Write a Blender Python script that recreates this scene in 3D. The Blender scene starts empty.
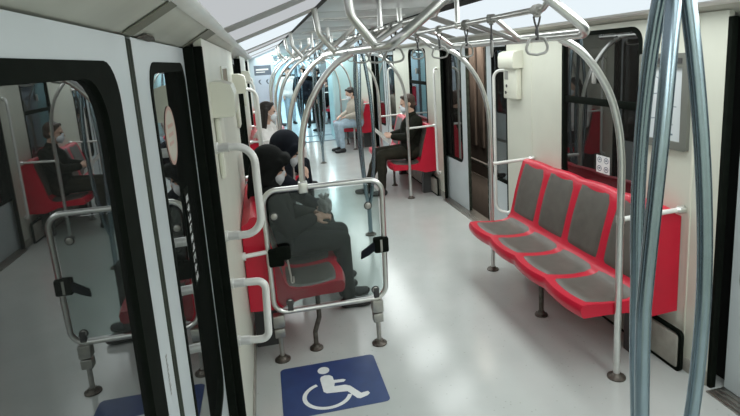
import bpy, bmesh, math, random
from mathutils import Vector, Matrix
random.seed(7)
sc = bpy.context.scene
COL = sc.collection
PI = math.pi

# ------------------------------------------------------------------ materials
def new_mat(name):
    m = bpy.data.materials.new(name); m.use_nodes = True
    nt = m.node_tree; nt.nodes.clear()
    out = nt.nodes.new('ShaderNodeOutputMaterial')
    return m, nt, out

def mat(name, col, rough=.5, metal=0., var=.06, scale=8., bump=0., bscale=200., spec=.5, coat=0., sheen=0.):
    m, nt, out = new_mat(name)
    b = nt.nodes.new('ShaderNodeBsdfPrincipled')
    b.inputs['Roughness'].default_value = rough
    b.inputs['Metallic'].default_value = metal
    b.inputs['Specular IOR Level'].default_value = spec
    b.inputs['Coat Weight'].default_value = coat
    b.inputs['Sheen Weight'].default_value = sheen
    tc = nt.nodes.new('ShaderNodeTexCoord')
    n = nt.nodes.new('ShaderNodeTexNoise'); n.inputs['Scale'].default_value = scale; n.inputs['Detail'].default_value = 4
    nt.links.new(tc.outputs['Object'], n.inputs['Vector'])
    r = nt.nodes.new('ShaderNodeValToRGB')
    lo = [max(0, c * (1 - var)) for c in col]; hi = [min(1, c * (1 + var)) for c in col]
    r.color_ramp.elements[0].position = .3; r.color_ramp.elements[1].position = .7
    r.color_ramp.elements[0].color = (*lo, 1); r.color_ramp.elements[1].color = (*hi, 1)
    nt.links.new(n.outputs['Fac'], r.inputs['Fac'])
    nt.links.new(r.outputs['Color'], b.inputs['Base Color'])
    if bump:
        n2 = nt.nodes.new('ShaderNodeTexNoise'); n2.inputs['Scale'].default_value = bscale
        nt.links.new(tc.outputs['Object'], n2.inputs['Vector'])
        bp = nt.nodes.new('ShaderNodeBump'); bp.inputs['Strength'].default_value = bump; bp.inputs['Distance'].default_value = .002
        nt.links.new(n2.outputs['Fac'], bp.inputs['Height']); nt.links.new(bp.outputs['Normal'], b.inputs['Normal'])
    nt.links.new(b.outputs['BSDF'], out.inputs['Surface'])
    return m

def emit(name, col, strength):
    m, nt, out = new_mat(name)
    e = nt.nodes.new('ShaderNodeEmission'); e.inputs['Color'].default_value = (*col, 1); e.inputs['Strength'].default_value = strength
    nt.links.new(e.outputs['Emission'], out.inputs['Surface'])
    return m

def glass(name, tint, ior, gloss_rough=.02, base=None):
    """thin sheet: tinted see-through (or dark body) under a Fresnel reflection"""
    m, nt, out = new_mat(name)
    if base is None:
        t = nt.nodes.new('ShaderNodeBsdfTransparent'); t.inputs['Color'].default_value = (*tint, 1)
    else:
        t = nt.nodes.new('ShaderNodeBsdfDiffuse'); t.inputs['Color'].default_value = (*base, 1)
    g = nt.nodes.new('ShaderNodeBsdfGlossy'); g.inputs['Roughness'].default_value = gloss_rough
    g.inputs['Color'].default_value = (.92, .95, .95, 1)
    lw = nt.nodes.new('ShaderNodeLayerWeight'); lw.inputs['Blend'].default_value = .5
    pw = nt.nodes.new('ShaderNodeMath'); pw.operation = 'POWER'; pw.inputs[1].default_value = 5
    f = nt.nodes.new('ShaderNodeMath'); f.operation = 'MULTIPLY_ADD'; f.inputs[1].default_value = 1 - ior; f.inputs[2].default_value = ior
    nt.links.new(lw.outputs['Facing'], pw.inputs[0]); nt.links.new(pw.outputs[0], f.inputs[0])
    mx = nt.nodes.new('ShaderNodeMixShader')
    nt.links.new(f.outputs[0], mx.inputs[0]); nt.links.new(t.outputs[0], mx.inputs[1]); nt.links.new(g.outputs[0], mx.inputs[2])
    nt.links.new(mx.outputs[0], out.inputs['Surface'])
    return m

def floor_mat(name, a, b_):
    m, nt, out = new_mat(name)
    b = nt.nodes.new('ShaderNodeBsdfPrincipled')
    tc = nt.nodes.new('ShaderNodeTexCoord')
    n = nt.nodes.new('ShaderNodeTexNoise'); n.inputs['Scale'].default_value = 3.; n.inputs['Detail'].default_value = 6
    s = nt.nodes.new('ShaderNodeTexVoronoi'); s.inputs['Scale'].default_value = 22.
    nt.links.new(tc.outputs['Object'], n.inputs['Vector']); nt.links.new(tc.outputs['Object'], s.inputs['Vector'])
    r = nt.nodes.new('ShaderNodeValToRGB'); r.color_ramp.elements[0].position = .3; r.color_ramp.elements[1].position = .7
    r.color_ramp.elements[0].color = (*a, 1); r.color_ramp.elements[1].color = (*b_, 1)
    nt.links.new(n.outputs['Fac'], r.inputs['Fac'])
    sp = nt.nodes.new('ShaderNodeValToRGB'); sp.color_ramp.elements[0].position = .05; sp.color_ramp.elements[1].position = .13
    sp.color_ramp.elements[0].color = (.62, .6, .57, 1); sp.color_ramp.elements[1].color = (1, 1, 1, 1)
    nt.links.new(s.outputs['Distance'], sp.inputs['Fac'])
    mx = nt.nodes.new('ShaderNodeMix'); mx.data_type = 'RGBA'; mx.blend_type = 'MULTIPLY'; mx.inputs[0].default_value = .6
    nt.links.new(r.outputs['Color'], mx.inputs[6]); nt.links.new(sp.outputs['Color'], mx.inputs[7])
    nt.links.new(mx.outputs[2], b.inputs['Base Color'])
    rr_ = nt.nodes.new('ShaderNodeMapRange'); rr_.inputs[3].default_value = .13; rr_.inputs[4].default_value = .20
    nt.links.new(n.outputs['Fac'], rr_.inputs[0]); nt.links.new(rr_.outputs[0], b.inputs['Roughness'])
    bp = nt.nodes.new('ShaderNodeBump'); bp.inputs['Strength'].default_value = .03; bp.inputs['Distance'].default_value = .01
    n3 = nt.nodes.new('ShaderNodeTexNoise'); n3.inputs['Scale'].default_value = 9.
    nt.links.new(tc.outputs['Object'], n3.inputs['Vector']); nt.links.new(n3.outputs['Fac'], bp.inputs['Height'])
    nt.links.new(bp.outputs['Normal'], b.inputs['Normal'])
    nt.links.new(b.outputs['BSDF'], out.inputs['Surface'])
    return m

M = {}
M['steel'] = mat('brushed_steel', (.71, .71, .69), .30, 1., .05, 30)
M['trident'] = mat('satin_pole_steel', (.29, .37, .42), .25, 1., .05, 20)
M['dull_steel'] = mat('dull_steel', (.45, .44, .41), .42, 1., .1, 30)
M['rust'] = mat('worn_brown_metal', (.13, .115, .10), .5, .8, .3, 40)
M['white_metal'] = mat('light_painted_tube', (.78, .78, .75), .35, .15, .04, 10)
M['cream'] = mat('cream_wall_panel', (.63, .635, .55), .42, 0, .04, 3, .1, 60)
M['cream2'] = mat('cream_moulded_plastic', (.70, .70, .60), .35, 0, .03, 4)
M['fascia'] = mat('grey_cream_fascia', (.53, .53, .47), .45, 0, .08, 5)
M['olive'] = mat('olive_fascia_plate', (.15, .15, .115), .5, 0, .1, 8)
M['door'] = mat('pale_grey_door_paint', (.51, .555, .57), .38, 0, .04, 4)
M['alu'] = mat('aluminium', (.80, .80, .79), .35, .6, .06, 20)
M['rubber'] = mat('black_rubber', (.006, .008, .006), .75, 0, .2, 20, 0, 1, .04)
M['green_rubber'] = mat('dark_green_grey_rubber', (.03, .037, .028), .65, 0, .2, 20, 0, 1, .1)
M['black'] = mat('black_void', (.006, .007, .006), .8, 0, .1, 5)
M['red'] = mat('red_moulded_plastic', (.55, .010, .035), .3, 0, .06, 5, 0, 1, .45)
M['pad'] = mat('grey_seat_vinyl', (.105, .095, .082), .42, 0, .12, 14, .15, 300)
M['floor'] = floor_mat('grey_vinyl_floor', (.48, .505, .49), (.53, .55, .535))
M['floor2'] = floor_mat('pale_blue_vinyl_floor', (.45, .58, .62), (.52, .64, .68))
M['blue'] = mat('blue_floor_sticker', (.022, .05, .165), .4, 0, .1, 10)
M['white'] = mat('white_print', (.78, .80, .80), .5, 0, .05, 20)
M['panel_off'] = mat('white_light_diffuser', (.78, .79, .80), .4, 0, .03, 3)
M['grey_bar'] = mat('grey_diffuser_joint', (.36, .36, .345), .5, 0, .05, 6)
M['ceil'] = mat('grey_ceiling_panel', (.52, .54, .54), .35, 0, .05, 3)
M['light'] = emit('lit_diffuser', (.84, .93, .98), .98)
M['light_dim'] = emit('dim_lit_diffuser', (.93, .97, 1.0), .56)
M['light2'] = emit('cool_lit_diffuser', (.74, .94, 1.0), 1.0)
M['doorglass'] = glass('dark_door_glass', None, .14, .012, (.012, .013, .012))
M['winglass'] = glass('dark_window_glass', None, .15, .015, (.012, .011, .010))
M['shield'] = glass('clear_screen_glass', (.76, .81, .80), .03)
M['teal'] = mat('cyan_cast_gangway_panel', (.44, .64, .67), .4, 0, .05, 3)  # cyan cast of the cool light put into the panel colour
M['paleblue'] = mat('pale_blue_end_wall', (.55, .68, .76), .45, 0, .04, 3)
M['poster'] = mat('pale_blue_poster', (.52, .62, .74), .5, 0, .04, 5)
M['slate'] = mat('slate_blue_print', (.12, .16, .21), .5, 0, .1, 8)
M['plastic_grey'] = mat('grey_plastic', (.30, .30, .28), .45, 0, .05, 8)
M['dark_grey'] = mat('dark_grey_plastic', (.045, .045, .045), .5, 0, .1, 8)
M['paper'] = mat('printed_map_paper', (.62, .66, .68), .5, 0, .02, 8)
M['frame'] = mat('map_frame_grey', (.17, .175, .155), .45, .2, .05, 8)
M['brown'] = mat('brown_station_wall', (.15, .12, .10), .6, 0, .15, 5)
M['brown_dark'] = mat('dark_brown_station_panel', (.055, .042, .035), .6, 0, .15, 5)
M['brown_light'] = mat('tan_station_panel', (.26, .22, .19), .6, 0, .1, 5)
M['hatch'] = mat('brown_hatch', (.21, .165, .105), .6, 0, .2, 12)
M['pink'] = mat('pale_red_ring_print', (.46, .29, .24), .5, 0, .05, 8)
M['beige'] = mat('beige_sticker', (.46, .44, .37), .5, 0, .05, 8)
M['kick'] = mat('scuffed_kick_panel', (.30, .285, .25), .55, 0, .25, 9)
M['skin'] = mat('skin', (.50, .30, .22), .5, 0, .08, 20)
M['skin2'] = mat('lighter_skin', (.58, .37, .28), .5, 0, .08, 20)
M['hair'] = mat('black_hair', (.018, .014, .012), .5, 0, .3, 60, .6, 150)
M['hair2'] = mat('dark_brown_hair', (.06, .035, .025), .5, 0, .3, 60, .6, 150)
M['mask'] = mat('white_face_mask', (.72, .76, .80), .8, 0, .04, 20)
M['maskg'] = mat('grey_face_mask', (.56, .57, .58), .8, 0, .08, 20)
M['coat'] = mat('dark_charcoal_cloth', (.009, .010, .0095), .9, 0, .25, 12, .5, 60, .15)
M['coat2'] = mat('black_green_jacket', (.012, .013, .009), .9, 0, .25, 12, .5, 60, .15)
M['navy'] = mat('navy_jacket_cloth', (.010, .012, .017), .9, 0, .25, 12, .5, 60, .15)
M['trouser'] = mat('dark_grey_trouser', (.026, .028, .026), .9, 0, .2, 14, .4, 80, .15)
M['olive_tr'] = mat('dark_olive_trouser', (.03, .028, .02), .9, 0, .2, 14, .4, 80, .15)
M['jeans'] = mat('light_blue_jeans', (.36, .46, .54), .85, 0, .15, 20, .3, 80)
M['beigecloth'] = mat('beige_grey_jacket', (.44, .40, .34), .85, 0, .12, 14, .4, 60)
M['whitecloth'] = mat('white_cloth', (.72, .70, .68), .85, 0, .06, 14, .4, 60)
M['shoe'] = mat('black_shoe_leather', (.015, .015, .015), .5, 0, .2, 20)
M['greycloth'] = mat('crumpled_grey_bag', (.26, .26, .255), .7, 0, .2, 25, .6, 60)
M['news'] = mat('newsprint', (.66, .65, .62), .8, 0, .25, 60)
M['eye'] = mat('dark_eye', (.02, .015, .012), .2, 0, .1, 5)

# ------------------------------------------------------------------ object helpers
def link(o, parent=None):
    COL.objects.link(o)
    if parent is not None: o.parent = parent
    return o

def obj(name, bm, m, parent=None, smooth=35):
    me = bpy.data.meshes.new(name)
    bmesh.ops.recalc_face_normals(bm, faces=bm.faces[:])
    bm.to_mesh(me); bm.free()
    me.materials.append(m if not isinstance(m, str) else M[m])
    if smooth:
        for p in me.polygons: p.use_smooth = True
        try: me.set_sharp_from_angle(angle=math.radians(smooth))
        except Exception: pass
    return link(bpy.data.objects.new(name, me), parent)

def tag(o, label=None, cat=None, group=None, kind=None):
    if label: o['label'] = label
    if cat: o['category'] = cat
    if group: o['group'] = group
    if kind: o['kind'] = kind
    return o

def empty(name, loc=(0, 0, 0), rz=0, label=None, cat=None, group=None, kind=None):
    o = bpy.data.objects.new(name, None); o.location = loc; o.rotation_euler = (0, 0, rz)
    o.empty_display_size = .1
    link(o); return tag(o, label, cat, group, kind)

def copy_tree(o, parent=None):
    c = o.copy(); COL.objects.link(c)
    if parent is not None: c.parent = parent
    for ch in list(o.children): copy_tree(ch, c)
    return c

def dup(o, dy, label, group=None, dx=0):
    c = copy_tree(o); c.location = (o.location.x + dx, o.location.y + dy, o.location.z)
    c['label'] = label
    if group: c['group'] = group
    elif 'group' in c: del c['group']
    return c

def B(): return bmesh.new()

def box(bm, a, b, bev=0., seg=2):
    a = Vector(a); b = Vector(b)
    lo = Vector([min(a[i], b[i]) for i in range(3)]); hi = Vector([max(a[i], b[i]) for i in range(3)])
    r = bmesh.ops.create_cube(bm, size=1.)
    for v in r['verts']:
        v.co = Vector([lo[i] + (v.co[i] + .5) * (hi[i] - lo[i]) for i in range(3)])
    if bev:
        es = list({e for v in r['verts'] for e in v.link_edges})
        bmesh.ops.bevel(bm, geom=es, offset=bev, segments=seg, affect='EDGES', profile=.5)
    return bm

def fillet(pts, rad, n=6):
    pts = [Vector(p) for p in pts]; out = [pts[0]]
    for i in range(1, len(pts) - 1):
        p, a, b = pts[i], pts[i - 1] - pts[i], pts[i + 1] - pts[i]
        la, lb = a.length, b.length; a.normalize(); b.normalize()
        ang = a.angle(b)
        if ang > PI - .02: out.append(p); continue
        d = min(rad / math.tan(ang / 2), la * .48, lb * .48); r = d * math.tan(ang / 2)
        c = p + (a + b).normalized() * (r / math.sin(ang / 2))
        s, e = p + a * d - c, p + b * d - c
        for k in range(n + 1):
            th = s.angle(e); q = k / n
            v = (s * math.sin((1 - q) * th) + e * math.sin(q * th)) / math.sin(th) if th > 1e-3 else s
            out.append(c + v)
    out.append(pts[-1]); return out

def tube(bm, pts, r, n=12, closed=False):
    pts = [Vector(p) for p in pts]
    N = len(pts); rings = []
    T = []
    for i in range(N):
        if closed: t = pts[(i + 1) % N] - pts[i - 1]
        else: t = pts[min(i + 1, N - 1)] - pts[max(i - 1, 0)]
        T.append(t.normalized())
    u = T[0].orthogonal().normalized()
    for i in range(N):
        u = (u - T[i] * u.dot(T[i])).normalized(); w = T[i].cross(u)
        rr_ = r[i] if isinstance(r, (list, tuple)) else r
        rings.append([bm.verts.new(pts[i] + (u * math.cos(2 * PI * k / n) + w * math.sin(2 * PI * k / n)) * rr_) for k in range(n)])
    L = N if closed else N - 1
    for i in range(L):
        A, Bv = rings[i], rings[(i + 1) % N]
        off = 0
        if closed and i == N - 1:
            off = min(range(n), key=lambda s: sum((A[k].co - Bv[(k + s) % n].co).length for k in range(n)))
        for k in range(n):
            bm.faces.new((A[k], A[(k + 1) % n], Bv[(k + 1 + off) % n], Bv[(k + off) % n]))
    if not closed:
        bm.faces.new(rings[0][::-1]); bm.faces.new(rings[-1])
    return bm

def lathe(bm, prof, c, axis=(0, 0, 1), n=20):
    axis = Vector(axis).normalized(); u = axis.orthogonal().normalized(); w = axis.cross(u); c = Vector(c)
    rings = []
    for r, h in prof:
        rings.append([bm.verts.new(c + axis * h + (u * math.cos(2 * PI * k / n) + w * math.sin(2 * PI * k / n)) * max(r, 1e-4)) for k in range(n)])
    for i in range(len(rings) - 1):
        for k in range(n): bm.faces.new((rings[i][k], rings[i][(k + 1) % n], rings[i + 1][(k + 1) % n], rings[i + 1][k]))
    bm.faces.new(rings[0][::-1]); bm.faces.new(rings[-1])
    return bm

def rr(u0, v0, u1, v1, r, n=6):
    out = []
    for cx, cy, a in ((u1 - r, v1 - r, 0), (u0 + r, v1 - r, PI / 2), (u0 + r, v0 + r, PI), (u1 - r, v0 + r, 3 * PI / 2)):
        for k in range(n + 1):
            t = a + PI / 2 * k / n; out.append((cx + r * math.cos(t), cy + r * math.sin(t)))
    return out

def rect(u0, v0, u1, v1): return [(u0, v0), (u1, v0), (u1, v1), (u0, v1)]
def ell(cu, cv, ru, rv, n=32): return [(cu + ru * math.cos(2 * PI * k / n), cv + rv * math.sin(2 * PI * k / n)) for k in range(n)]

def plate(loops, depth, fr, bevel=0.):
    """filled 2-D outline (inner loops are holes) given thickness 'depth'; fr maps (u, v, w) to the place"""
    cu = bpy.data.curves.new('outline', 'CURVE'); cu.dimensions = '2D'; cu.fill_mode = 'BOTH'; cu.extrude = depth / 2
    for L in loops:
        s = cu.splines.new('POLY'); s.points.add(len(L) - 1); s.use_cyclic_u = True
        for p, (u, v) in zip(s.points, L): p.co = (u, v, 0, 1)
    o = bpy.data.objects.new('outline', cu); COL.objects.link(o)
    dg = bpy.context.evaluated_depsgraph_get()
    me = bpy.data.meshes.new_from_object(o.evaluated_get(dg))
    bm = bmesh.new(); bm.from_mesh(me)
    bpy.data.objects.remove(o); bpy.data.curves.remove(cu); bpy.data.meshes.remove(me)
    bmesh.ops.remove_doubles(bm, verts=bm.verts[:], dist=1e-5)
    for v in bm.verts: v.co = Vector(fr(v.co.x, v.co.y, v.co.z + depth / 2))
    return bm

def merge(dst, src):
    me = bpy.data.meshes.new('t'); src.to_mesh(me); src.free(); dst.from_mesh(me); bpy.data.meshes.remove(me); return dst

def wallfr(X, s):
    """plates lying on a side wall: u = along the car, v = up; grows away from the cabin (s=+1 right, -1 left)"""
    return lambda u, v, w: (X + s * w, u, v)
def wallin(X, s): return lambda u, v, w: (X - s * w, u, v)
def floorfr(Z): return lambda u, v, w: (u, v, Z + w)
def facefr(Y): return lambda u, v, w: (u, Y + w, v)

def st(name, bm, m, parent=None, smooth=35):
    o = obj(name, bm, m, parent, smooth)
    if parent is None: o['kind'] = 'structure'
    return o

# ------------------------------------------------------------------ key sizes (metres; x across, y along the car, z up)
WL, WR = -.21, 2.21           # inner faces of the side walls
DL, DR = -.275, 2.275         # inner faces of the sliding doors
BAY = 4.21
DOORS = [1.28, 5.49, 9.70]
HALF = .88
YB, YE = -2.6, 12.55          # back and front ends of this car
HEAD = 1.955

# ------------------------------------------------------------------ shell
st('floor', box(B(), (-.34, YB, -.06), (2.34, YE, 0)), 'floor')

def wall_side(side):
    X, s = (WL, -1) if side == 'left' else (WR, 1)
    bm = B()
    edges = [YB] + [e for d in DOORS for e in (d - HALF - .04, d + HALF + .04)] + [YE]
    for i in range(0, len(edges), 2):
        a, b = edges[i], edges[i + 1]
        holes = []
        wc = a + 1.015 if i not in (0, len(edges) - 2) else None
        if wc and side == 'right': holes = [rr(wc - .42, .86, wc + .42, 1.945, .09)]
        merge(bm, plate([rect(a, 0, b, 1.985)] + holes, .03, wallfr(X, s)))
    return st('wall_' + side, bm, 'cream')
wall_side('left'); wall_side('right')

# outer skin behind the walls (dark pocket of the sliding doors)
def skin(side):
    X, s = (-.345, -1) if side == 'left' else (2.345, 1)
    bm = B()
    edges = [YB] + ([e for d in DOORS for e in (d - .86, d + .86)]) + [YE]
    for i in range(0, len(edges), 2):
        box(bm, (X, edges[i], 0), (X + s * .03, edges[i + 1], 2.0))
    return st('trim_1' if side == 'left' else 'trim_2', bm, 'black')
skin('left'); skin('right')

# black jamb edges of the door pockets
k = 3
for side, X, XD, s in (('left', WL, DL, -1), ('right', WR, DR, 1)):
    for d in DOORS:
        bm = B()
        for e, q in ((d - HALF - .04, -1), (d + HALF + .04, 1)):
            box(bm, (X - s * .002, e - q * .022, 0), (X + s * .034, e + q * .004, HEAD), .004)
            if side == 'left':
                box(bm, (XD + s * .012, e - q * .055, 0), (X + s * .03, e + q * .06, HEAD))
        st('trim_%d' % k, bm, 'rubber'); k += 1

# header above the doors + slanted fascia + cornice rail
for side, s in (('left', -1), ('right', 1)):
    cx = lambda d: 1 + s * d
    bm = B()
    for pr in ([(1.275, 1.955), (1.165, 2.02), (1.165, 2.05), (1.34, 2.05), (1.34, 1.955)],):
        a = [bm.verts.new((cx(d), YB, z)) for d, z in pr]; b = [bm.verts.new((cx(d), YE, z)) for d, z in pr]
        n = len(pr)
        for i in range(n): bm.faces.new((a[i], a[(i + 1) % n], b[(i + 1) % n], b[i]))
        bm.faces.new(a); bm.faces.new(b[::-1])
    st('trim_%d' % k, bm, 'fascia'); k += 1
    bm = B()
    pr = [(1.17, 2.012), (1.145, 2.018), (1.13, 2.03), (1.13, 2.045), (1.17, 2.05)]
    a = [bm.verts.new((cx(d), YB, z)) for d, z in pr]; b = [bm.verts.new((cx(d), YE, z)) for d, z in pr]
    n = len(pr)
    for i in range(n): bm.faces.new((a[i], a[(i + 1) % n], b[(i + 1) % n], b[i]))
    st('trim_%d' % k, bm, 'white_metal', None, 60); k += 1
    bm = B()                                       # black slot beside the light panels
    pr = [(.598, 2.219), (.535, 2.244), (.535, 2.27), (.598, 2.25)]
    a = [bm.verts.new((cx(d), YB, z)) for d, z in pr]; b = [bm.verts.new((cx(d), YE, z)) for d, z in pr]
    for i in range(4): bm.faces.new((a[i], a[(i + 1) % 4], b[(i + 1) % 4], b[i]))
    st('trim_%d' % k, bm, 'black'); k += 1
# darker olive plates on the fascia over the left doors
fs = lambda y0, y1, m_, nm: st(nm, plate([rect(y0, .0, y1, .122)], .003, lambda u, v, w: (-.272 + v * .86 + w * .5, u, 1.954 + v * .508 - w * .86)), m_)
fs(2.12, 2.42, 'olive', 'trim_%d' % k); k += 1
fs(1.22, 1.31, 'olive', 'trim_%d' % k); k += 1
rc = obj('rusty_chip', plate([[(1.36, .0), (1.40, .016), (1.50, .014), (1.56, .004), (1.50, -.004)]], .004, lambda u, v, w: (-.272 + v * .86 + w * .5, u, 1.954 + v * .508 - w * .86 - .002)), 'rust')
tag(rc, 'small rust-brown chip on the lower edge of the fascia above the left door seam', 'rust stain')

# centre ceiling
bm = B(); box(bm, (.45, YB, 2.26), (1.55, YE, 2.30))
for i in range(15): box(bm, (.46, YB + 1.0 * i + .02, 2.252), (1.54, YB + 1.0 * i + .97, 2.262), .004)
st('ceiling', bm, 'ceil')
bm = B()
for s in (-1, 1):                                  # backing above the light panels
    pr = [(1.18, 2.055), (.53, 2.275), (.53, 2.31), (1.2, 2.31)]
    a = [bm.verts.new((1 + s * d, YB, z)) for d, z in pr]; b = [bm.verts.new((1 + s * d, YE, z)) for d, z in pr]
    for i in range(4): bm.faces.new((a[i], a[(i + 1) % 4], b[(i + 1) % 4], b[i]))
st('trim_%d' % k, bm, 'plastic_grey'); k += 1

# slanted light panels
def slant(y0, y1, s, lift=0.):
    bm = B(); pr = [(1.135, 2.032 - lift), (.86, 2.127 - lift * 1.1), (.60, 2.222 - lift), (.60, 2.245), (1.135, 2.052)]
    a = [bm.verts.new((1 + s * d, y0, z)) for d, z in pr]; b = [bm.verts.new((1 + s * d, y1, z)) for d, z in pr]
    n = len(pr)
    for i in range(n): bm.faces.new((a[i], a[(i + 1) % n], b[(i + 1) % n], b[i]))
    bm.faces.new(a); bm.faces.new(b[::-1])
    return bm
SEG = []
LEFT = [(YB, .30, 'on'), (.30, 2.42, 'off'), (2.42, 2.72, 'bar'), (2.72, 3.62, 'off'), (3.62, 4.02, 'bar'), (4.02, 6.15, 'on'), (6.15, 6.5, 'bar'), (6.5, 7.5, 'off'), (7.5, 7.9, 'bar'), (7.9, 10.1, 'on'), (10.1, 10.5, 'bar'), (10.5, YE, 'on')]
RIGHT = [(YB, 4.80, 'on'), (4.80, 5.08, 'bar'), (5.08, 5.62, 'on'), (5.62, 5.98, 'bar'), (5.98, 6.7, 'on'), (6.7, 7.0, 'bar'), (7.0, 9.3, 'on'), (9.3, 9.7, 'bar'), (9.7, YE, 'on')]
LL = {(-1, 0): 'lit light panel of the slanted left ceiling cove behind the camera',
      (-1, 1): 'large dim white diffuser panel of the slanted ceiling above the left doors',
      (-1, 3): 'short white diffuser panel between two grey joints, left ceiling',
      (-1, 5): 'bright lit diffuser panel of the left ceiling past the two grey joints',
      (-1, 7): 'distant short dim diffuser on the left ceiling slope',
      (-1, 9): 'distant lit diffuser on the left ceiling near the end of the car',
      (-1, 11): 'farthest lit diffuser on the left ceiling, over the end wall poster',
      (1, 0): 'long bright bluish-white light panel on the slanted ceiling above the red bench',
      (1, 2): 'small bright ceiling panel between two grey joints over the half-open door',
      (1, 4): 'bright ceiling panel right side beyond the half-open door',
      (1, 6): 'distant lit ceiling panel above the seated man with the newspaper',
      (1, 8): 'farthest lit ceiling panel on the right side of the car'}
for s, segs in ((-1, LEFT), (1, RIGHT)):
    for i, (a, b, kd) in enumerate(segs):
        if kd == 'bar':
            st('trim_%d' % k, slant(a + .003, b - .003, s, .004), 'grey_bar'); k += 1
        else:
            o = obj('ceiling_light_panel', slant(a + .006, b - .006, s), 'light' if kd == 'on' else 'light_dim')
            tag(o, LL[(s, i)], 'ceiling light')
# slim lamp strips printed on the left panels
# ------------------------------------------------------------------ doors
def leaf(n, side, y0, y1, seam_at, wide_seal=None, glassm='doorglass'):
    X, s = (DL, -1) if side == 'left' else (DR, 1)
    e = empty('door_%d' % n, (0, 0, 0), kind='structure')
    w0, w1 = y0 + .19, y1 - .19
    if seam_at == 'hi': w0, w1 = y0 + .07, y1 - .118
    else: w0, w1 = y0 + .145, y1 - .05
    win = rr(w0, .56, w1, 1.895, .085)
    obj('leaf_panel', plate([rect(y0, .012, y1, HEAD - .006), win], .034, wallfr(X, s)), 'door', e)
    sw = wide_seal or .022
    ins = rr(w0 + .022, .56 + .03, w1 - sw, 1.895 - .03, .07 if not wide_seal else .10)
    obj('window_seal', plate([win, ins], .036, wallfr(X - s * .003, s)), 'rubber', e)
    obj('pane', plate([rr(w0 + .012, .56 + .012, w1 - .012, 1.895 - .012, .07)], .008, wallfr(X + s * .008, s)), glassm, e)
    ye = y1 if seam_at == 'hi' else y0
    q = 1 if seam_at == 'hi' else -1
    bm = B(); box(bm, (X - s * .002, ye, .02), (X + s * .03, ye + q * .022, HEAD - .01), .004)
    if side == 'right':
        for j in range(20): box(bm, (X - s * .004, ye + q * .004, .06 + j * .094), (X + s * .03, ye + q * .026, .06 + j * .094 + .055), .004)
    obj('edge_seal', bm, 'green_rubber', e)
    return e, (w0, w1)
dn = 1
e1, wA = leaf(dn, 'left', .40, 1.252, 'hi', .10); dn += 1
e2, wB = leaf(dn, 'left', 1.298, 2.15, 'lo'); dn += 1
for d in DOORS[1:]:
    leaf(dn, 'left', d - .875, d - .013, 'hi'); dn += 1
    leaf(dn, 'left', d + .013, d + .875, 'lo'); dn += 1
leaf(dn, 'right', .40, 1.266, 'hi'); dn += 1
leaf(dn, 'right', 1.292, 2.155, 'lo'); dn += 1
leaf(dn, 'right', 4.32, 5.16, 'hi', None, 'winglass'); dn += 1
leaf(dn, 'right', 5.735, 6.60, 'lo', None, 'winglass'); dn += 1
leaf(dn, 'right', 9.70 - .875, 9.687, 'hi'); dn += 1
leaf(dn, 'right', 9.713, 9.70 + .875, 'lo'); dn += 1

# round sticker and lettering strips on the near doors
o = empty('round_sticker', (DL - .0070, 1.70, 1.675), label='round beige sticker with a pale red rim on the left door glass', cat='sticker')
obj('sticker_face', plate([ell(0, 0, .078, .078)], .001, lambda u, v, w: (w + .0, u, v)), 'beige', o)
obj('sticker_rim', plate([ell(0, 0, .09, .09), ell(0, 0, .078, .078)], .001, lambda u, v, w: (w, u, v)), 'pink', o)
bm = B()
for j in range(3): merge(bm, plate([rect(-.045, .025 - j * .026, .045 - .01 * j, .036 - j * .026)], .0006, lambda u, v, w: (w + .001, u, v)))
obj('sticker_print', bm, 'pink', o)
o = empty('lettered_strip', (DL - .0070, 1.835, 1.31), label='upright black strip with white lettering on the left door glass', cat='sticker')
obj('strip_backing', plate([rect(-.045, -.17, .045, .17)], .001, lambda u, v, w: (w, u, v)), 'rubber', o)
bm = B()
for j in range(9):
    z0 = .145 - j * .035
    for q in range(3):
        if (j * 7 + q * 5) % 4 == 3: continue
        merge(bm, plate([rect(-.026 + q * .018, z0 - .022, -.019 + q * .018, z0)], .0006, lambda u, v, w: (w + .0012, u, v)))
    merge(bm, plate([rect(-.026, z0 - .004 - (j % 3) * .008, .022, z0 - (j % 3) * .008)], .0006, lambda u, v, w: (w + .0012, u, v)))
obj('strip_lettering', bm, 'white', o)
o = empty('door_lettering', (DL + .001, 1.195, 1.18), label='tiny grey upright lettering on the pale edge of the nearest door leaf', cat='lettering')
bm = B()
for j in range(12):
    z0 = .05 - j * .0085
    merge(bm, plate([rect(-.006, z0 - .005, .006 - (j % 3) * .003, z0)], .0005, lambda u, v, w: (w, u, v)))
obj('print_marks', bm, 'plastic_grey', o)

# thresholds
bm = B()
for d in DOORS:
    for X, s in ((WL, -1), (WR, 1)):
        box(bm, (X - s * .045, d - HALF, .0), (X + s * .14, d + HALF, .009), .002)
        for q in range(3): box(bm, (X - s * (.03 - q * .03), d - HALF + .01, .008), (X - s * (.022 - q * .03), d + HALF - .01, .014))
st('trim_%d' % k, bm, 'dull_steel'); k += 1
# baseboards
for side, X, s in (('left', WL, -1), ('right', WR, 1)):
    bm = B(); edges = [YB] + [e for d in DOORS for e in (d - HALF - .045, d + HALF + .045)] + [YE]
    for i in range(0, len(edges), 2): box(bm, (X - s * .008, edges[i], 0), (X, edges[i + 1], .085), .003)
    st('baseboard_' + side, bm, 'kick')

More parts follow.
